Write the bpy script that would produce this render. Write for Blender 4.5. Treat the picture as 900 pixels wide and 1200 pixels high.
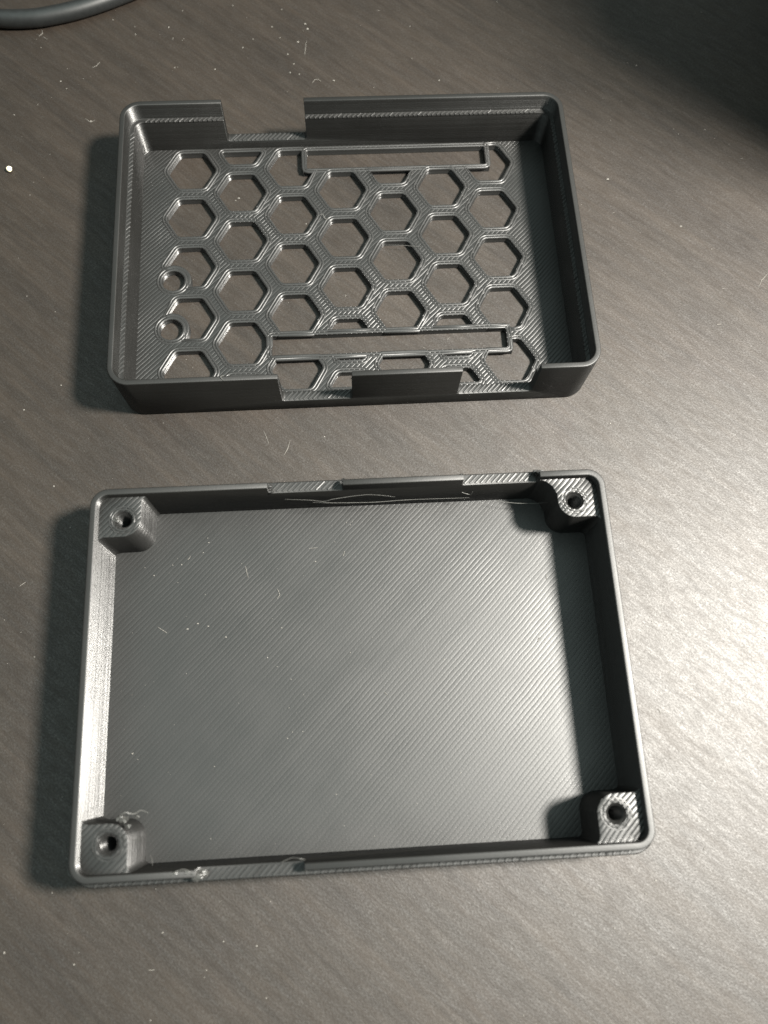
import bpy, bmesh, math, random
from mathutils import Matrix, Vector, noise

random.seed(7)
for o in list(bpy.data.objects):
    bpy.data.objects.remove(o)
S = 0.001                       # everything is drawn in millimetres and scaled to metres
scene = bpy.context.scene
COL = scene.collection

# ------------------------------------------------------------------ camera
cam_d = bpy.data.cameras.new('camera')
cam = bpy.data.objects.new('camera', cam_d)
COL.objects.link(cam)
ROT = Matrix(((0.99814171, 0.04338200, -0.04279173),
              (-0.05408865, 0.95417882, -0.29430799),
              (0.02806329, 0.29607562, 0.95475216)))
CAM = Vector((-0.2153, -14.8401, 143.0603))
cam.matrix_world = Matrix.Translation(CAM * S) @ ROT.to_4x4()
cam_d.sensor_fit = 'VERTICAL'
cam_d.sensor_height = 24.0
cam_d.sensor_width = 18.0
cam_d.lens = 24.0 * 912.97 / 1200.0
cam_d.clip_start = 0.005
cam_d.clip_end = 50.0
cam_d.dof.use_dof = True
cam_d.dof.focus_distance = 0.154
cam_d.dof.aperture_fstop = cam_d.lens / 1.7
scene.camera = cam

# ------------------------------------------------------------------ light
world = bpy.data.worlds.new('World')
scene.world = world
world.use_nodes = True
bg = world.node_tree.nodes['Background']
bg.inputs['Strength'].default_value = 1.6
# dim room: pale ceiling overhead, darker towards the walls
_t = world.node_tree
_tc = _t.nodes.new('ShaderNodeTexCoord'); _sp = _t.nodes.new('ShaderNodeSeparateXYZ'); _rp = _t.nodes.new('ShaderNodeValToRGB')
_t.links.new(_tc.outputs['Generated'], _sp.inputs[0]); _t.links.new(_sp.outputs[2], _rp.inputs['Fac'])
_el = _rp.color_ramp.elements
_el[0].position = 0.0; _el[0].color = (0.075, 0.070, 0.058, 1)
_el[1].position = 1.0; _el[1].color = (0.82, 1.0, 0.95, 1)
for _p, _c in ((0.50, (0.10, 0.105, 0.10, 1)), (0.72, (0.13, 0.16, 0.16, 1)), (0.90, (0.69, 0.86, 0.83, 1))):
    _e = _el.new(_p); _e.color = _c
_t.links.new(_rp.outputs['Color'], bg.inputs['Color'])

LAMP = Vector((236.0, 16.0, 335.0))
ld = bpy.data.lights.new('desk_lamp_light', 'AREA')
ld.shape = 'DISK'
ld.size = 0.056
ld.energy = 10.8
ld.color = (1.0, 0.96, 0.885)
lo = bpy.data.objects.new('desk_lamp_light', ld)
COL.objects.link(lo)
lo.location = LAMP * S
lo.rotation_euler = (Vector((0, 40, 0)) - LAMP).to_track_quat('-Z', 'Y').to_euler()

vs = scene.view_settings
vs.view_transform = 'Standard'
vs.look = 'None'
vs.exposure = 0.0
vs.gamma = 1.0
vs.use_curve_mapping = False
scene.render.engine = 'CYCLES'

# ------------------------------------------------------------------ materials
class NT:
    def __init__(self, name):
        self.m = bpy.data.materials.new(name)
        self.m.use_nodes = True
        self.t = self.m.node_tree
        self.b = self.t.nodes['Principled BSDF']
    def n(self, kind, **kw):
        nd = self.t.nodes.new(kind)
        for k, v in kw.items():
            if k in nd.inputs:
                nd.inputs[k].default_value = v
            else:
                setattr(nd, k, v)
        return nd
    def l(self, a, b):
        self.t.links.new(a, b)
    def math(self, op, a, b=None, c=None):
        nd = self.t.nodes.new('ShaderNodeMath'); nd.operation = op
        for i, v in enumerate((a, b, c)):
            if v is None: continue
            if isinstance(v, (int, float)): nd.inputs[i].default_value = v
            else: self.l(v, nd.inputs[i])
        return nd.outputs[0]
    def mapping(self, src, rot=(0, 0, 0), scale=(1, 1, 1)):
        nd = self.n('ShaderNodeMapping')
        nd.inputs['Rotation'].default_value = rot
        nd.inputs['Scale'].default_value = scale
        self.l(src, nd.inputs['Vector'])
        return nd.outputs[0]
    def noise(self, vec, scale, detail=4.0, rough=0.55):
        nd = self.n('ShaderNodeTexNoise')
        nd.inputs['Scale'].default_value = scale
        nd.inputs['Detail'].default_value = detail
        nd.inputs['Roughness'].default_value = rough
        self.l(vec, nd.inputs['Vector'])
        return nd.outputs['Fac']
    def ramp(self, fac, stops):
        nd = self.n('ShaderNodeValToRGB')
        el = nd.color_ramp.elements
        while len(el) < len(stops): el.new(0.5)
        for e, (p, c) in zip(el, stops):
            e.position = p
            e.color = c if len(c) == 4 else (*c, 1)
        self.l(fac, nd.inputs['Fac'])
        return nd.outputs['Color']
    def bump(self, h, strength, dist, prev=None):
        nd = self.n('ShaderNodeBump')
        nd.inputs['Strength'].default_value = strength
        nd.inputs['Distance'].default_value = dist
        self.l(h, nd.inputs['Height'])
        if prev is not None: self.l(prev, nd.inputs['Normal'])
        return nd.outputs['Normal']
    def pos(self):                      # object coordinates in millimetres
        tc = self.n('ShaderNodeTexCoord')
        return self.mapping(tc.outputs['Object'], scale=(1000, 1000, 1000))

def mat_table():
    w = NT('dark_wood_laminate'); p = w.pos()
    # streaks run from upper left to lower right
    g = w.mapping(p, rot=(0, 0, math.radians(42)), scale=(1, 1, 1))
    g1 = w.noise(w.mapping(g, scale=(0.018, 0.26, 1)), 1.0, 5.0, 0.6)
    g2 = w.noise(w.mapping(g, scale=(0.10, 1.4, 1)), 1.0, 4.0, 0.6)
    g3 = w.noise(w.mapping(g, scale=(0.55, 2.6, 1)), 1.0, 3.0, 0.65)
    blotch = w.noise(p, 0.035, 3.0)
    f = w.math('ADD', w.math('MULTIPLY', g1, 0.45), w.math('ADD', w.math('MULTIPLY', g2, 0.3), w.math('MULTIPLY', blotch, 0.25)))
    colr = w.ramp(f, [(0.34, (0.0078, 0.0054, 0.0037)), (0.50, (0.0130, 0.0092, 0.0062)), (0.66, (0.0205, 0.0148, 0.0102))])
    w.l(colr, w.b.inputs['Base Color'])
    fl = w.noise(w.mapping(g, scale=(0.35, 1.1, 1)), 1.0, 3.0, 0.7)
    r = w.math('MULTIPLY_ADD', fl, 0.17, 0.42)
    r = w.math('MULTIPLY_ADD', g1, 0.10, r)
    w.l(r, w.b.inputs['Roughness'])
    speck = w.math('MULTIPLY_ADD', w.noise(w.mapping(g, scale=(2.3, 3.4, 1)), 1.0, 2.0, 0.7), 2.6, -0.85)
    fleck = w.math('MULTIPLY_ADD', w.noise(w.mapping(g, scale=(0.22, 0.95, 1)), 1.0, 3.0, 0.65), 1.3, -0.22)
    sp = w.math('MULTIPLY', w.math('MAXIMUM', speck, 0.12), w.math('MAXIMUM', fleck, 0.15))
    w.l(w.math('MULTIPLY_ADD', sp, 0.80, 0.34), w.b.inputs['Specular IOR Level'])
    fine = w.noise(w.mapping(g, scale=(1.5, 2.6, 1)), 1.0, 2.0, 0.6)
    vor = w.noise(p, 3.5, 2.0, 0.6)
    nb = w.bump(fl, 0.30, 0.00006)
    nb = w.bump(fine, 0.25, 0.00004, nb)
    nb = w.bump(vor, 0.5, 0.00005, nb)
    w.l(nb, w.b.inputs['Normal'])
    return w.m

def plastic(name, lines=None, rough=0.40, col=(0.0075, 0.0076, 0.0078), layers=0.0, flat_rough=0.14):
    """black filament print; lines = (pitch mm, tilt) of the diagonal beads on flat faces,
    layers = tilt of the stacked layer beads on upright faces"""
    w = NT(name); p = w.pos()
    w.b.inputs['Base Color'].default_value = (*col, 1)
    var = w.noise(p, 0.12, 3.0)
    rr = w.math('MULTIPLY_ADD', var, 0.16, rough - 0.08)
    sx = w.n('ShaderNodeSeparateXYZ'); w.l(p, sx.inputs[0])
    geo = w.n('ShaderNodeNewGeometry')
    nrm = geo.outputs['Normal']
    def tilt(nrm, amount, direction):
        sc = w.n('ShaderNodeVectorMath', operation='SCALE')
        sc.inputs[0].default_value = direction
        w.l(amount, sc.inputs['Scale'])
        ad = w.n('ShaderNodeVectorMath', operation='ADD')
        w.l(nrm, ad.inputs[0]); w.l(sc.outputs[0], ad.inputs[1])
        no = w.n('ShaderNodeVectorMath', operation='NORMALIZE')
        w.l(ad.outputs[0], no.inputs[0])
        return no.outputs[0]
    gz = w.n('ShaderNodeSeparateXYZ'); w.l(geo.outputs['True Normal'], gz.inputs[0])
    flat = w.math('ABSOLUTE', gz.outputs[2])
    if layers:
        rr = w.math('ADD', rr, w.math('MULTIPLY_ADD', w.math('GREATER_THAN', flat, 0.6), flat_rough, -0.10))
    if layers:                          # rounded layer edges, pitch 0.24 mm, seen on upright faces only
        ph = w.math('MULTIPLY_ADD', w.noise(w.mapping(p, scale=(0.03, 0.03, 0.5)), 1.0, 1.0), 1.5, w.math('MULTIPLY', sx.outputs[2], 1 / 0.24))
        saw = w.math('POWER', w.math('FRACT', ph), 0.9)
        lw = w.n('ShaderNodeTexWhiteNoise', noise_dimensions='1D')
        w.l(w.math('FLOOR', ph), lw.inputs['W'])
        amp = w.math('MULTIPLY_ADD', lw.outputs['Value'], layers * 0.3, layers * 0.85)
        # shade put into the bead tilt: weaker on long sides, so they render darker
        amp = w.math('MULTIPLY', amp, w.math('MULTIPLY_ADD', w.math('ABSOLUTE', gz.outputs[0]), 0.5, 0.5))
        up = w.math('GREATER_THAN', 0.6, flat)
        nrm = tilt(nrm, w.math('MULTIPLY', w.math('MULTIPLY', saw, amp), up), (0, 0, 1))
    if lines:
        pitch, k = lines
        wob = w.noise(p, 0.20, 2.0)
        s = w.math('MULTIPLY', w.math('SUBTRACT', sx.outputs[0], sx.outputs[1]), 0.70711 / pitch)
        s = w.math('MULTIPLY_ADD', wob, 0.5, s)
        saw = w.math('MULTIPLY_ADD', w.math('FRACT', s), 2.0, -1.0)
        wn = w.n('ShaderNodeTexWhiteNoise', noise_dimensions='1D')
        w.l(w.math('FLOOR', s), wn.inputs['W'])
        cub = w.math('MULTIPLY', w.math('MULTIPLY', saw, saw), saw)         # flat crown, steep flanks
        mod = w.math('MAXIMUM', w.math('MULTIPLY_ADD', w.noise(p, 0.045, 2.0), 2.4, -0.35), 0.2)
        amt = w.math('MULTIPLY', w.math('MULTIPLY_ADD', cub, 0.75, w.math('MULTIPLY', saw, 0.25)), w.math('MULTIPLY', mod, k))
        amt = w.math('ADD', amt, w.math('MULTIPLY_ADD', wn.outputs['Value'], 0.014, -0.007))
        on = w.math('GREATER_THAN', flat, 0.6)
        nrm = tilt(nrm, w.math('MULTIPLY', amt, on), (0.7071, -0.7071, 0))
        rr = w.math('MULTIPLY_ADD', wn.outputs['Value'], 0.01, rr)
    grit = w.noise(p, 3.2, 2.0, 0.6)
    nb = w.bump(grit, 0.35, 0.00004, nrm)
    w.l(rr, w.b.inputs['Roughness'])
    w.l(nb, w.b.inputs['Normal'])
    return w.m

def plain(name, col, rough=0.6, sss=0.0):
    w = NT(name); p = w.pos()
    v = w.noise(p, 0.9, 3.0)
    c = w.ramp(v, [(0.3, tuple(x * 0.8 for x in col)), (0.7, tuple(min(1, x * 1.1) for x in col))])
    w.l(c, w.b.inputs['Base Color'])
    w.b.inputs['Roughness'].default_value = rough
    w.l(w.bump(w.noise(p, 1.5, 3.0), 0.2, 0.00005), w.b.inputs['Normal'])
    return w.m

M_TABLE = mat_table()
M_WALL = plastic('black_print_wall', None, 0.43, (0.005, 0.0049, 0.0044), layers=2.0, flat_rough=0.17)
M_FLOOR = plastic('black_print_infill', (0.73, 0.16), 0.41, (0.010, 0.010, 0.0096), layers=1.2)
M_GRILLE = plastic('black_print_grille', (0.73, 0.50), 0.40, (0.011, 0.011, 0.0105), layers=1.9, flat_rough=0.09)
M_POST = plastic('black_print_post', (0.73, 0.55), 0.43, (0.008, 0.008, 0.0076), layers=1.45, flat_rough=0.06)
M_BEAD = plastic('black_print_bead', None, 0.40, (0.016, 0.016, 0.0155))
M_THREAD = plain('grey_filament_wisp', (0.085, 0.085, 0.08), 0.35)
M_SMEAR = plain('stressed_filament', (0.036, 0.036, 0.034), 0.3)
M_DUST = plain('pale_dust', (0.16, 0.152, 0.137), 0.8)
M_CREAM = plain('cream_bead', (0.80, 0.72, 0.52), 0.5)
M_CABLE = plain('slate_cable_sheath', (0.008, 0.009, 0.009), 0.45)
M_BOX = plain('matt_black_caster', (0.015, 0.015, 0.015), 0.6)

# ------------------------------------------------------------------ mesh helpers
def finish(bm, name, mat, parent=None, loc=(0, 0, 0), rotz=0.0, smooth=35, kind=None):
    bmesh.ops.recalc_face_normals(bm, faces=bm.faces)
    me = bpy.data.meshes.new(name)
    bm.to_mesh(me); bm.free()
    return finish_mesh(me, name, mat, parent, loc, rotz, smooth, kind)

def finish_mesh(me, name, mat, parent=None, loc=(0, 0, 0), rotz=0.0, smooth=35, kind=None):
    me.transform(Matrix.Scale(S, 4))
    me.materials.clear(); me.materials.append(mat)
    for p in me.polygons: p.use_smooth = True; p.material_index = 0
    me.set_sharp_from_angle(angle=math.radians(smooth))
    o = bpy.data.objects.new(name, me)
    COL.objects.link(o)
    o.location = Vector(loc) * S
    o.rotation_euler = (0, 0, rotz)
    if parent: o.parent = parent
    if kind: o['kind'] = kind
    return o

def to_mesh(bm):
    bmesh.ops.recalc_face_normals(bm, faces=bm.faces)
    me = bpy.data.meshes.new('tmp'); bm.to_mesh(me); bm.free()
    return me

def boolean(me, cuts, bevel=None, limit=50):
    """cuts: list of (operation, mesh); returns the evaluated mesh"""
    o = bpy.data.objects.new('tmp', me); COL.objects.link(o)
    extra = []
    for op, cm in cuts:
        c = bpy.data.objects.new('tmp_cut', cm); COL.objects.link(c); extra.append(c)
        md = o.modifiers.new('b', 'BOOLEAN'); md.operation = op; md.object = c; md.solver = 'EXACT'
        md.use_self = True
    if bevel:
        md = o.modifiers.new('bev', 'BEVEL'); md.width = bevel; md.segments = 2
        md.limit_method = 'ANGLE'; md.angle_limit = math.radians(limit); md.use_clamp_overlap = True
    dg = bpy.context.evaluated_depsgraph_get(); dg.update()
    out = bpy.data.meshes.new_from_object(o.evaluated_get(dg))
    for c in extra: bpy.data.objects.remove(c)
    bpy.data.objects.remove(o)
    return out

def rrect(hw, hd, r, n=8):
    pts = []
    for cx, cy, a0 in ((hw - r, hd - r, 0), (-hw + r, hd - r, 90), (-hw + r, -hd + r, 180), (hw - r, -hd + r, 270)):
        for i in range(n + 1):
            a = math.radians(a0 + 90 * i / n)
            pts.append((cx + r * math.cos(a), cy + r * math.sin(a)))
    return pts

def sweep(section, hw, hd, r):
    """closed cross-section of (inset, z) swept round a rounded rectangle"""
    bm = bmesh.new(); rings = []
    for ins, z in section:
        rings.append([bm.verts.new((x, y, z)) for x, y in rrect(hw - ins, hd - ins, max(r - ins, 0.4))])
    k = len(rings); n = len(rings[0])
    for i in range(k):
        a, b = rings[i], rings[(i + 1) % k]
        for j in range(n):
            bm.faces.new((a[j], a[(j + 1) % n], b[(j + 1) % n], b[j]))
    return bm

def prism(bm, poly, z0, z1, axis='z'):
    def P(u, v, w):
        return (u, v, w) if axis == 'z' else (u, w, v)     # axis y: polygon in xz
    a = [bm.verts.new(P(u, v, z0)) for u, v in poly]
    b = [bm.verts.new(P(u, v, z1)) for u, v in poly]
    n = len(poly)
    bm.faces.new(a[::-1]); bm.faces.new(b)
    for i in range(n):
        bm.faces.new((a[i], a[(i + 1) % n], b[(i + 1) % n], b[i]))

def notch_poly(x0, x1, z0, z1, r=0.6):
    pts = [(x1, z1), (x0, z1)]
    for i in range(5):
        a = math.radians(180 + 90 * i / 4); pts.append((x0 + r + r * math.cos(a), z0 + r + r * math.sin(a)))
    for i in range(5):
        a = math.radians(270 + 90 * i / 4); pts.append((x1 - r + r * math.cos(a), z0 + r + r * math.sin(a)))
    return pts

def rounded_poly(pts, r, n=3):
    out = []; k = len(pts)
    for i in range(k):
        p = Vector(pts[i]); a = Vector(pts[i - 1]); b = Vector(pts[(i + 1) % k])
        d1 = (a - p); d2 = (b - p)
        t = min(r, d1.length * 0.45, d2.length * 0.45)
        q0 = p + d1.normalized() * t; q1 = p + d2.normalized() * t
        for j in range(n + 1):
            s = j / n
            out.append(tuple(q0 * (1 - s) ** 2 + p * 2 * s * (1 - s) + q1 * s ** 2))
    return out

def clip_y(poly, lo_, hi):
    for lim, sg in ((lo_, 1), (hi, -1)):
        out = []
        for i in range(len(poly)):
            a, b = poly[i], poly[(i + 1) % len(poly)]
            ia, ib = sg * (a[1] - lim) >= 0, sg * (b[1] - lim) >= 0
            if ia: out.append(a)
            if ia != ib:
                t = (lim - a[1]) / (b[1] - a[1]); out.append((a[0] + t * (b[0] - a[0]), lim))
        poly = out
        if not poly: return []
    return poly

def tube(bm, pts, rad, n=8, closed=False, caps=True):
    rings = []; m = len(pts); pts = [Vector(p) for p in pts]
    for i, p in enumerate(pts):
        a = pts[i - 1] if (i or closed) else p
        b = pts[(i + 1) % m] if (i < m - 1 or closed) else p
        d = (b - a).normalized()
        up = Vector((0, 0, 1)) if abs(d.z) < 0.9 else Vector((1, 0, 0))
        s = d.cross(up).normalized(); u = s.cross(d)
        r = rad(i / max(1, m - 1)) if callable(rad) else rad
        rings.append([bm.verts.new(p + (s * math.cos(2 * math.pi * k / n) + u * math.sin(2 * math.pi * k / n)) * r) for k in range(n)])
    for i in range(m if closed else m - 1):
        A, B = rings[i], rings[(i + 1) % m]
        for k in range(n):
            bm.faces.new((A[k], A[(k + 1) % n], B[(k + 1) % n], B[k]))
    if caps and not closed:
        bm.faces.new(rings[0][::-1]); bm.faces.new(rings[-1])

def blob(bm, c, r, seed, flat=(1, 1, 1), sub=2, amp=0.5, fr=1.7):
    res = bmesh.ops.create_icosphere(bm, subdivisions=sub, radius=1.0)
    for v in res['verts']:
        k = 1 + amp * noise.noise(v.co * fr + Vector((seed * 3.1, seed, -seed)))
        v.co = Vector(c) + Vector((v.co.x * r * flat[0] * k, v.co.y * r * flat[1] * k, v.co.z * r * flat[2] * k))

def bars(bm, spans, pitch=1.0):
    """low diagonal beads of filament across a narrow band; spans = (axis, fixed0, fixed1, t0, t1, z)"""
    for axis, f0, f1, t0, t1, z in spans:
        w = f1 - f0; t = t0
        while t + w < t1:
            j = random.uniform(-0.08, 0.08)
            a = Vector((t + j, f0, 0)) if axis == 'x' else Vector((f0, t + j, 0))
            d = Vector((w, w, 0)); d += Vector((random.uniform(-.06, .06), 0, 0))
            s = Vector((-d.y, d.x, 0)).normalized(); r = random.uniform(0.22, 0.3); h = random.uniform(0.10, 0.2)
            prof = ((-r, -0.05), (-r * 0.6, h * 0.75), (0, h), (r * 0.6, h * 0.75), (r, -0.05))
            A = [bm.verts.new(a + s * u + Vector((0, 0, z + v))) for u, v in prof]
            B = [bm.verts.new(a + d + s * u + Vector((0, 0, z + v))) for u, v in prof]
            for i in range(4): bm.faces.new((A[i], A[i + 1], B[i + 1], B[i]))
            bm.faces.new(A); bm.faces.new(B[::-1])
            t += pitch

def thing(name, label, cat, loc=(0, 0, 0), rotz=0.0, group=None):
    o = bpy.data.objects.new(name, None); COL.objects.link(o)
    o.location = Vector(loc) * S; o.rotation_euler = (0, 0, rotz)
    o.empty_display_size = 0.01
    o['label'] = label; o['category'] = cat
    if group: o['group'] = group
    return o

def tag(o, label, cat=None, kind=None):
    o['label'] = label
    if cat: o['category'] = cat
    if kind: o['kind'] = kind
    return o

# ------------------------------------------------------------------ setting: the table top
bm = bmesh.new()
prism(bm, rrect(900, 600, 8), -25, 0)
table = finish(bm, 'table_top', M_TABLE, loc=(-100, 180, 0))
tag(table, 'dark brown wood grain table top with a satin sheen', kind='structure')

# ------------------------------------------------------------------ shared sizes of the two case halves
HW, HD, RAD = 46.0, 32.35, 4.0
RIM = 13.2

# ------------------------------------------------------------------ grille half (upper in the photograph)
LX, LY, LA = 2.156, 84.039, 0.0041
lid = thing('grille_case_half', 'black printed case half with hexagon grille floor and notched walls', 'case half', (LX, LY, 0), LA)

LEDGE = 9.6
sec = [(0.45, 0.0), (0.12, 0.15), (0.0, 0.5), (0.000, RIM - 0.220), (0.011, RIM - 0.152), (0.042, RIM - 0.091), (0.091, RIM - 0.042), (0.152, RIM - 0.011), (0.220, RIM - 0.000), (0.860, RIM - 0.000), (0.928, RIM - 0.011), (0.989, RIM - 0.042), (1.038, RIM - 0.091), (1.069, RIM - 0.152), (1.080, RIM - 0.220),
       (1.08, LEDGE),
       (1.9, LEDGE), (2.0, LEDGE - 0.12), (2.0, 0.0)]
wall = to_mesh(sweep(sec, HW, HD, RAD))
SILL = 3.7
cut = bmesh.new()
FRONT = ((-14.8, -1.2), (19.5, 34.2)); BACK = ((-25.4, -8.3),)
for x0, x1 in FRONT: prism(cut, notch_poly(x0, x1, SILL, 20), -HD - 2, -HD + 3.5, 'y')
for x0, x1 in BACK: prism(cut, notch_poly(x0, x1, SILL, 20), HD - 3.5, HD + 2, 'y')
wall = boolean(wall, [('DIFFERENCE', to_mesh(cut))], 0.16, 80)
finish_mesh(wall, 'wall', M_WALL, lid, smooth=26)

# floor with the hexagon grille, two framed slots and two ringed holes
FT = 1.5
plate = bmesh.new(); prism(plate, rrect(HW - 1.7, HD - 1.7, 2.3), 0.03, FT)
hexes = bmesh.new()
XP, YP, FLAT = 10.83, 12.2, 4.75
for i in range(7):
    cx = -33.6 + XP * i
    for k in range(6):
        cy = (24.7 - YP * k) if i % 2 == 0 else (30.8 - YP * k)
        R_ = FLAT / math.cos(math.pi / 6) * 0.985
        pts = [(cx + R_ * math.cos(math.radians(60 * q)) * 0.985, cy + R_ * math.sin(math.radians(60 * q))) for q in range(6)]
        pts = clip_y(pts, -28.7, 29.35)
        if len(pts) < 3 or max(p[1] for p in pts) - min(p[1] for p in pts) < 0.8: continue
        prism(hexes, rounded_poly(pts, 0.75), -1, 3)
SLOTS = ((-8.6, 31.0, 24.45, 29.2), (-17.0, 31.2, -21.2, -16.75))
frames = bmesh.new()
fr = 0.85
for x0, x1, y0, y1 in SLOTS:
    prism(frames, [(x0 - fr, y0 - fr), (x1 + fr, y0 - fr), (x1 + fr, y1 + fr), (x0 - fr, y1 + fr)], 0.03, FT)
HOLES = ((-37.1, -2.9), (-37.3, -14.3))
ann = bmesh.new(); circ = bmesh.new()
for cx, cy in HOLES:
    prism(ann, [(cx + 3.75 * math.cos(2 * math.pi * q / 28), cy + 3.75 * math.sin(2 * math.pi * q / 28)) for q in range(28)], 0.03, FT)
    prism(circ, [(cx + 2.35 * math.cos(2 * math.pi * q / 28), cy + 2.35 * math.sin(2 * math.pi * q / 28)) for q in range(28)], -1, 3)
for x0, x1, y0, y1 in SLOTS:
    prism(circ, rounded_poly([(x0, y0), (x1, y0), (x1, y1), (x0, y1)], 0.35), -1, 3)
grille = boolean(to_mesh(plate), [('DIFFERENCE', to_mesh(hexes)), ('UNION', to_mesh(frames)), ('UNION', to_mesh(ann)),
                                  ('DIFFERENCE', to_mesh(circ))])

def edge_beads(me, z, r, sink, off):
    """one printed bead along every opening of a flat plate: follows the top edges of its upright faces"""
    bm = bmesh.new(); bm.from_mesh(me)
    bmesh.ops.remove_doubles(bm, verts=bm.verts, dist=0.02)
    nxt = {}
    for e in bm.edges:
        if len(e.link_faces) != 2 or any(abs(v.co.z - z) > 0.01 for v in e.verts): continue
        f = [q for q in e.link_faces if abs(q.normal.z) < 0.3]
        if len(f) != 1: continue
        for v in e.verts: nxt.setdefault(v, []).append((e.other_vert(v), f[0].normal.copy()))
    seen = set(); out = bmesh.new()
    for v0 in list(nxt):
        if v0 in seen or len(nxt[v0]) != 2: continue
        loop = [v0]; seen.add(v0); cur = v0; ok = True
        while True:
            cand = [q for q, _ in nxt[cur] if q not in seen]
            if len(nxt[cur]) != 2: ok = False
            if not cand: break
            cur = cand[0]; seen.add(cur); loop.append(cur)
        if len(loop) < 6: continue
        pts = []
        for v in loop:
            nn = sum((n_ for _, n_ in nxt[v]), Vector()).normalized()
            pts.append(Vector((v.co.x - nn.x * off, v.co.y - nn.y * off, z - sink + random.uniform(-.02, .02))))
        if max(abs(p_.x) for p_ in pts) > 43: continue
        tube(out, pts, r, 8, closed=True)
    bm.free()
    return out
beads = edge_beads(grille, FT, 0.32, 0.20, 0.29)
beads2 = edge_beads(grille, FT, 0.31, 0.21, 0.88)
md_ = finish_mesh(grille, 'grille_floor', M_GRILLE, lid, smooth=40)
finish(beads, 'opening_bead', M_BEAD, lid, smooth=60, kind='stuff')
finish(beads2, 'opening_bead', M_BEAD, lid, smooth=60, kind='stuff')

bm = bmesh.new()
a, b = 1.15, 1.95
def around(ins0, ins1, z, skip_f, skip_b, m=4.2):
    out = []
    def cutspan(t0, t1, skips):
        segs = [(t0, t1)]
        for s0, s1 in skips:
            segs = [q for (u, v) in segs for q in ((u, min(v, s0)), (max(u, s1), v)) if q[1] - q[0] > 0.5]
        return segs
    for t0, t1 in cutspan(-HW + m, HW - m, skip_f): out.append(('x', -HD + ins0, -HD + ins1, t0, t1, z))
    for t0, t1 in cutspan(-HW + m, HW - m, skip_b): out.append(('x', HD - ins1, HD - ins0, t0, t1, z))
    out.append(('y', -HW + ins0, -HW + ins1, -HD + m, HD - m, z))
    out.append(('y', HW - ins1, HW - ins0, -HD + m, HD - m, z))
    return out
bars(bm, around(a, b, LEDGE, FRONT, BACK))
finish(bm, 'ledge_bead', M_BEAD, lid, kind='stuff')
bm = bmesh.new()
bars(bm, [('x', -HD + 0.25, -HD + 1.85, x0 + 0.3, x1 - 0.2, SILL) for x0, x1 in FRONT] +
         [('x', HD - 1.85, HD - 0.25, x0 + 0.3, x1 - 0.2, SILL) for x0, x1 in BACK], 0.95)
finish(bm, 'sill_bead', M_BEAD, lid, kind='stuff')

# ------------------------------------------------------------------ tray half (lower in the photograph)
tray = thing('tray_case_half', 'black printed case tray with solid ridged floor and four screw posts', 'case half')
TOP, SHELF = 13.8, 11.0
sec = [(0.45, 0.0), (0.12, 0.15), (0.0, 0.5), (0.0, SHELF - 0.2), (0.18, SHELF), (0.95, SHELF), (0.950, TOP - 0.220), (0.961, TOP - 0.152), (0.992, TOP - 0.091), (1.041, TOP - 0.042), (1.102, TOP - 0.011), (1.170, TOP - 0.000), (1.870, TOP - 0.000), (1.938, TOP - 0.011), (1.999, TOP - 0.042), (2.048, TOP - 0.091), (2.079, TOP - 0.152), (2.090, TOP - 0.220),
       (2.09, 0.0)]
wall = to_mesh(sweep(sec, HW, HD, RAD))
cut = bmesh.new()
TB = ((-14.6, -1.3), (20.0, 33.7)); TF = ((-26.0, -9.5),)
for x0, x1 in TB: prism(cut, notch_poly(x0, x1, SHELF, 20, 0.4), HD - 3.5, HD + 2, 'y')
for x0, x1 in TF: prism(cut, notch_poly(x0, x1, SHELF, 20, 0.4), -HD - 2, -HD + 3.5, 'y')
wall = boolean(wall, [('DIFFERENCE', to_mesh(cut))], 0.16, 80)
finish_mesh(wall, 'wall', M_WALL, tray, smooth=26)
bm = bmesh.new(); prism(bm, rrect(HW - 1.8, HD - 1.8, 2.2), 0.03, 1.5)
finish(bm, 'floor_panel', M_FLOOR, tray, smooth=30)

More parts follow.
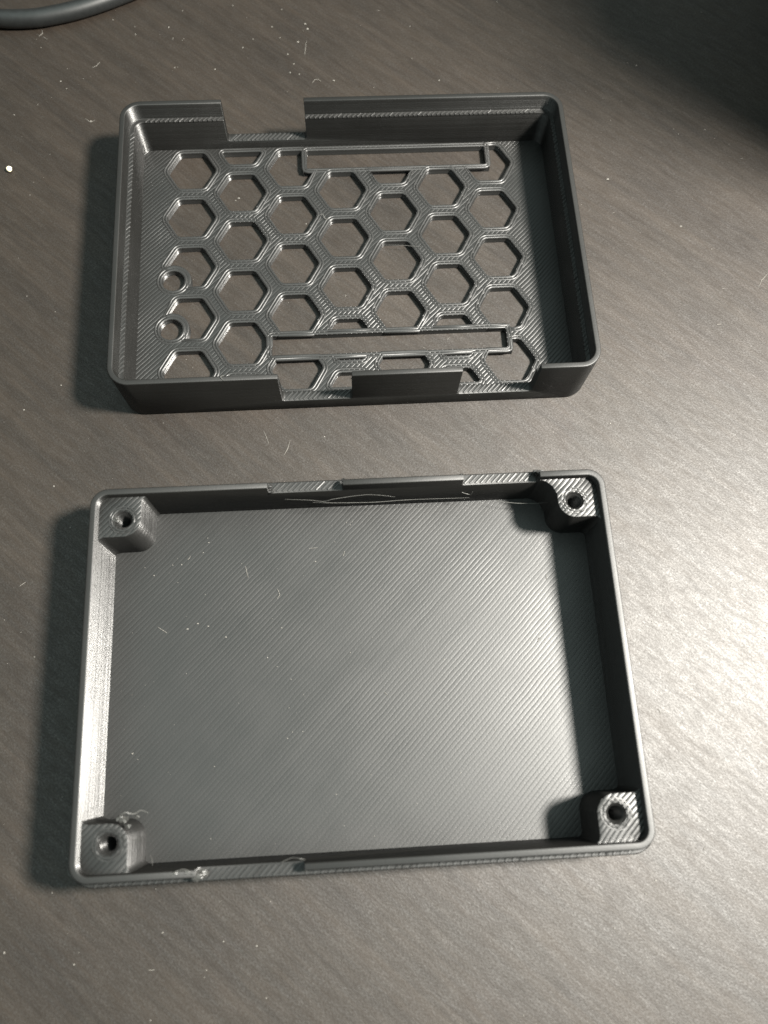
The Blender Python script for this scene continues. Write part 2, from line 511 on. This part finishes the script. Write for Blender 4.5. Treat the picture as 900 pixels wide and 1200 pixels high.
# four corner posts, each with a countersunk screw hole
HX, HY, ZP = 39.7, 26.08, 12.2
def post(sx, sy, flare):
    ex, ey = HW - 1.95, HD - 1.95
    f = 1.1; g = 3.2 if flare else 1.1
    pts = [(ex, ey), (ex, HY - 3.0 - f), (ex - 0.12 * f, HY - 3.0 - 0.55 * f), (ex - 0.4 * f, HY - 3.0 - 0.2 * f), (ex - f, HY - 3.0)]
    for i in range(9):
        t = math.radians(270 - 90 * i / 8); pts.append((HX + 3.0 * math.cos(t), HY + 3.0 * math.sin(t)))
    pts += [(HX - 3.0, ey - g * 0.95), (HX - 3.0 - 0.2 * g, ey - 0.45 * g), (HX - 3.0 - 0.55 * g, ey - 0.15 * g), (HX - 3.0 - g, ey)]
    pts = [(x * sx, y * sy) for x, y in pts]
    bm = bmesh.new(); prism(bm, pts, 1.2, ZP)
    cb = bmesh.new(); cx, cy = HX * sx, HY * sy; n = 24
    prof = [(1.15, 3.0), (1.15, ZP - 0.75), (1.35, ZP - 0.35), (1.7, ZP + 0.02), (1.7, ZP + 1)]
    rings = [[cb.verts.new((cx + r * math.cos(2 * math.pi * q / n), cy + r * math.sin(2 * math.pi * q / n), z)) for q in range(n)] for r, z in prof]
    for A, B in zip(rings, rings[1:]):
        for q in range(n): cb.faces.new((A[q], A[(q + 1) % n], B[(q + 1) % n], B[q]))
    cb.faces.new(rings[0][::-1]); cb.faces.new(rings[-1])
    me = boolean(to_mesh(bm), [('DIFFERENCE', to_mesh(cb))], 0.45)
    o = finish_mesh(me, 'screw_post', M_POST, tray, smooth=40)
    rb = bmesh.new()
    tube(rb, [(cx + (1.95 + random.uniform(-.05, .05)) * math.cos(2 * math.pi * q / 32), cy + (1.95 + random.uniform(-.05, .05)) * math.sin(2 * math.pi * q / 32),
               ZP - 0.03 + random.uniform(-.03, .03)) for q in range(32)], 0.17, 6, closed=True)
    tube(rb, [(cx + (2.4 + random.uniform(-.05, .05)) * math.cos(2 * math.pi * q / 32), cy + (2.4 + random.uniform(-.05, .05)) * math.sin(2 * math.pi * q / 32),
               ZP - 0.06 + random.uniform(-.03, .03)) for q in range(32)], 0.16, 6, closed=True)
    finish(rb, 'hole_rim', M_BEAD, o, smooth=60)
    return o
posts = {}
for sx, sy, fl in ((-1, 1, False), (1, 1, True), (1, -1, False), (-1, -1, False)):
    posts[(sx, sy)] = post(sx, sy, fl)

bm = bmesh.new()
bars(bm, around(0.22, 0.86, SHELF, TF, TB), 1.15)
finish(bm, 'ledge_bead', M_BEAD, tray, kind='stuff')
bm = bmesh.new()
bars(bm, [('x', HD - 1.8, HD - 0.3, x0 + 0.4, x1 - 0.3, SHELF) for x0, x1 in TB] +
         [('x', -HD + 0.3, -HD + 1.8, x0 + 0.4, x1 - 0.3, SHELF) for x0, x1 in TF], 1.0)
finish(bm, 'notch_bead', M_BEAD, tray, kind='stuff')

# rough blobs and stray wisps of filament
def lump(parent, name, spots, mat, seed):
    bm = bmesh.new()
    for i, (x, y, z, r) in enumerate(spots):
        blob(bm, (x, y, z), r, seed + i * 1.7, (1.2, 0.8, 0.6), 3, 0.75, 1.6)
    return finish(bm, name, mat, parent, smooth=60)
lump(tray, 'filament_blob', [(-25.9, -31.3, 12.9, 0.75), (-25.3, -31.0, 12.2, 0.7), (-26.5, -30.9, 13.6, 0.4)], M_SMEAR, 3)
lump(tray, 'filament_blob', [(-27.4, -30.6, 13.75, 0.3)], M_SMEAR, 5)
lump(tray, 'filament_blob', [(-29.0, -30.5, 13.75, 0.32)], M_SMEAR, 6)
lump(tray, 'filament_blob', [(-36.8, -23.6, 12.1, 0.4)], M_SMEAR, 11)
lump(tray, 'filament_blob', [(-36.4, -22.5, 8.5, 0.32)], M_SMEAR, 12)
lump(tray, 'filament_blob', [(-37.5, -22.7, 12.2, 0.55), (-38.1, -22.4, 12.1, 0.5)], M_SMEAR, 9)
lump(tray, 'filament_blob', [(-9.6, -31.4, 12.3, 0.32)], M_SMEAR, 14)
lump(tray, 'filament_blob', [(-41.1, 26.5, 12.1, 0.42), (-40.8, 26.0, 12.05, 0.4)], M_SMEAR, 19)
lump(tray, 'filament_blob', [(-14.6, 31.2, 12.2, 0.55), (-14.2, 30.5, 11.2, 0.4)], M_BEAD, 23)
lump(tray, 'filament_blob', [(34.0, 31.4, 12.6, 0.6), (33.4, 31.9, 11.9, 0.5)], M_BEAD, 29)
lump(tray, 'filament_blob', [(-1.2, 31.6, 12.6, 0.4)], M_BEAD, 33)
lump(tray, 'filament_blob', [(19.8, 31.6, 12.6, 0.35)], M_BEAD, 35)

def wisp(parent, pts, r=0.05, mat=None):
    bm = bmesh.new(); out = []
    P = [Vector(p) for p in pts]
    P = [P[0]] + P + [P[-1]]
    for i in range(1, len(P) - 2):
        for j in range(8):
            t = j / 8; a, b, c, d = P[i - 1], P[i], P[i + 1], P[i + 2]
            out.append(0.5 * ((2 * b) + (c - a) * t + (2 * a - 5 * b + 4 * c - d) * t * t + (3 * b - a - 3 * c + d) * t ** 3))
    out.append(P[-1])
    tube(bm, out, lambda t: 0.75 * r * (0.35 + 0.65 * math.sin(math.pi * (0.08 + 0.84 * t))), 5)
    return finish(bm, 'filament_wisp', mat or M_THREAD, parent, smooth=60)
wisp(tray, [(-12.0, 29.9, 8.4), (-7.6, 29.6, 8.2), (-5.0, 29.3, 8.0), (-3.0, 29.5, 8.6), (3.0, 29.9, 9.0), (8.0, 29.6, 8.0)])
wisp(tray, [(-7.0, 29.4, 7.4), (-3.0, 29.3, 6.9), (4.0, 29.2, 6.6), (11.0, 29.5, 6.2), (22.0, 29.6, 5.6)], 0.06)
wisp(tray, [(27.0, 29.0, 5.0), (30.5, 28.4, 4.9), (34.0, 28.0, 5.4), (37.4, 28.0, 5.6)], 0.07)
wisp(tray, [(20.4, 30.1, 7.4), (22.0, 29.8, 6.9), (22.3, 29.9, 8.1)], 0.08)
wisp(tray, [(-13.2, -30.2, 11.6), (-11.6, -29.6, 12.2), (-10.2, -29.7, 13.0), (-9.5, -30.0, 12.2)], 0.07)
wisp(tray, [(-35.5, -28.9, 3.0), (-34.9, -29.6, 4.2), (-34.5, -30.2, 5.6)], 0.09)
wisp(tray, [(-38.3, -22.3, 12.4), (-37.2, -21.6, 12.8), (-36.0, -21.9, 12.0), (-35.2, -21.5, 11.0), (-34.4, -22.0, 9.5)], 0.08)
wisp(tray, [(-26.2, -30.9, 13.6), (-27.5, -30.1, 14.1), (-28.8, -30.3, 14.0), (-29.6, -30.9, 13.9)], 0.08)
wisp(lid, [(-42.6, 29.0, 5.6), (-42.8, 29.2, 4.2), (-43.0, 29.0, 2.9)], 0.16)
wisp(lid, [(-6.8, 11.5, 1.8), (-5.6, 11.9, 2.2), (-5.0, 11.0, 1.8), (-4.0, 11.2, 1.7)], 0.09)
wisp(lid, [(7.5, 4.0, 1.7), (11.0, 3.6, 2.0), (15.0, 3.2, 1.8)], 0.05)
wisp(lid, [(-24.6, -32.3, 13.3), (-25.2, -31.6, 13.35), (-24.6, -31.2, 13.3)], 0.1)

# ------------------------------------------------------------------ things on the table
bm = bmesh.new()
base = [(-420, 300), (-250, 232), (-160, 190), (-110, 163), (-92, 154.5), (-78, 151.4), (-70, 151.0), (-64, 152.0), (-57.5, 154.0), (-50, 157.4), (-40, 163), (-28, 172), (-15, 186), (-6, 205), (10, 270), (30, 420)]
P = [Vector((x, y + 1.2, 1.95)) for x, y in base]; P = [P[0]] + P + [P[-1]]; path = []
for i in range(1, len(P) - 2):
    for j in range(10):
        t = j / 10; a_, b_, c_, d_ = P[i - 1], P[i], P[i + 1], P[i + 2]
        path.append(0.5 * ((2 * b_) + (c_ - a_) * t + (2 * a_ - 5 * b_ + 4 * c_ - d_) * t * t + (3 * b_ - a_ - 3 * c_ + d_) * t ** 3))
tube(bm, path, 1.95, 16)
tag(finish(bm, 'cable', M_CABLE, smooth=60), 'dark slate cable curving across the upper left corner of the table', 'cable')

bm = bmesh.new(); blob(bm, (0, 0, 0.55), 0.62, 5.0, (1, 1, 0.9), 3, 0.15)
tag(finish(bm, 'pellet', M_CREAM, loc=(-71.4, 111.1, 0), smooth=60), 'tiny round cream pellet on the table left of the grille half', 'pellet')

# unseen stand-in box, added beyond the frame to shade the table's upper right
bm = bmesh.new()
outl = rrect(34, 60, 9)
lv = [(0, 0.97), (2, 1.0), (158, 1.0), (163, 0.985), (165, 0.95)]
rg = [[bm.verts.new((x * k, y * k, z)) for x, y in outl] for z, k in lv]
for A, B in zip(rg, rg[1:]):
    for q in range(len(A)): bm.faces.new((A[q], A[(q + 1) % len(A)], B[(q + 1) % len(A)], B[q]))
bm.faces.new(rg[0][::-1]); bm.faces.new(rg[-1])
tag(finish(bm, 'shadow_caster_box', M_BOX, loc=(169, 137, 0), smooth=40), 'black rounded box added beyond the right edge of the picture to cast a shadow', 'box')

# dust, crumbs and short hairs
SPECKS = [(-5.9, 151.4, .28), (-5.4, 149.8, .32), (-7.8, 145.9, .24), (-10.3, 142.3, .22), (-8.9, 139.4, .18), (-9.8, 136.8, .18),
          (-7.7, 136.3, .18), (0.2, 134.2, .30), (-20.7, 144.5, .2), (-27.1, 138.2, .18), (-12.0, 147.3, .16), (-13.8, 150.7, .18),
          (-38.1, 151.1, .2), (-45.7, 149.1, .16), (-71.8, 126.3, .18), (-62.1, 135.6, .18), (-54.7, 124.1, .2), (-21.6, 102.3, .3),
          (-22.3, 101.7, .16), (71.8, 136.9, .2), (84.9, 117.8, .18), (60.4, 104.8, .26), (-24.0, -42.9, .14), (-47.9, -44.8, .16),
          (-18.6, -43.9, .16), (-63.8, 53.6, .2), (-53.2, 28.9, .2), (-58.0, 4.9, .16), (74.9, 91.9, .22)]
HAIRS = [[(-68.55, 149.6), (-67.93, 149.07), (-67.2, 149.83), (-67.47, 150.87)], [(-67.12, 148.8), (-66.51, 148.4), (-65.99, 148.0)],
         [(-55.22, 139.39), (-54.27, 139.87), (-53.55, 140.98)], [(-55.92, 124.76), (-54.73, 123.78), (-53.81, 124.23)],
         [(-16.67, 47.06), (-16.18, 45.77), (-15.69, 44.3)], [(-12.72, 41.83), (-12.03, 43.06), (-11.5, 44.84)],
         [(-4.74, 133.66), (-4.12, 134.64), (-3.34, 134.62), (-2.76, 134.11)], [(-6.31, 142.02), (-6.06, 144.07), (-5.81, 146.13)],
         [(-61.67, 17.98), (-61.09, 18.43), (-60.65, 18.73)], [(91.95, 79.38), (90.3, 77.74), (89.22, 76.09)]]
TRAY_SPECKS = [(-7.1, 19.7, .18), (-31.8, 20.3, .14), (-26.9, 24.3, .12), (-27.9, 22.4, .12), (-13.6, 7.7, .12), (-30.5, 8.3, .18), (-28.7, 9.2, .18),
               (-26.8, 8.6, .17), (-23.6, 6.5, .2), (-12.9, -11.6, .12), (-12.0, -10.6, .12), (-10.2, -10.6, .12), (-39.5, -12.7, .18)]
TRAY_HAIRS = [[(-35.84, 8.91), (-35.06, 8.41), (-34.13, 7.75)], [(-20.05, 19.38), (-19.89, 18.4), (-19.58, 17.26)],
              [(-14.28, 14.92), (-13.83, 13.78), (-14.31, 13.01)], [(-8.3, 22.26), (-6.7, 22.35)]]
def dust(name, label, n, area, z, avoid=None, hair=0.07, smin=0.04, smax=0.15, specks=(), hairs=()):
    bm = bmesh.new()
    for i, (x, y, r) in enumerate(specks): blob(bm, (x, y, z + r * 0.3), r * 0.65, i * 1.3, (1.3, 0.8, 0.6), 2, 1.2)
    for h in hairs: tube(bm, [(x, y, z + 0.07) for x, y in h], lambda t: 0.05 * (0.3 + 0.7 * math.sin(math.pi * (0.1 + 0.8 * t))), 5)
    x0, x1, y0, y1 = area; made = 0
    while made < n:
        x = random.uniform(x0, x1); y = random.uniform(y0, y1)
        if avoid and avoid(x, y): continue
        made += 1
        r = smin + (smax - smin) * random.random() ** 3
        if random.random() < hair:
            a = random.uniform(0, 6.3); L = random.uniform(0.4, 1.3); c = random.uniform(-1.6, 1.6)
            pts = []
            for i in range(6):
                pts.append((x, y, z + 0.06)); x += math.cos(a) * L / 5; y += math.sin(a) * L / 5; a += c / 5
            tube(bm, pts, random.uniform(0.025, 0.05), 4)
        else:
            blob(bm, (x, y, z + r * 0.5), r, random.random() * 50, (1, random.uniform(.6, 1.2), .7), 1, 0.8)
    return tag(finish(bm, name, M_DUST, smooth=60), label, 'dust', 'stuff')
def inside(x, y):
    return (abs(x) < 47 and abs(y) < 33.5) or (abs(x - LX) < 47 and abs(y - LY) < 33.5)
dust('dust', 'pale specks and crumbs of dust scattered over the table top', 380, (-85, 95, -60, 165), 0.0, inside, specks=SPECKS, hairs=HAIRS)
dust('dust', 'pale specks and hairs of dust on the floor of the tray half', 150, (-43, 42, -29, 29), 1.55, lambda x, y: abs(x) > 36 and abs(y) > 22, 0.05, 0.04, 0.11, TRAY_SPECKS, TRAY_HAIRS)
dust('dust', 'pale specks of dust on the table seen through the hexagon grille', 40, (LX - 36, LX + 36, LY - 28, LY + 28), 0.0,
     None, 0.1, 0.05, 0.12)
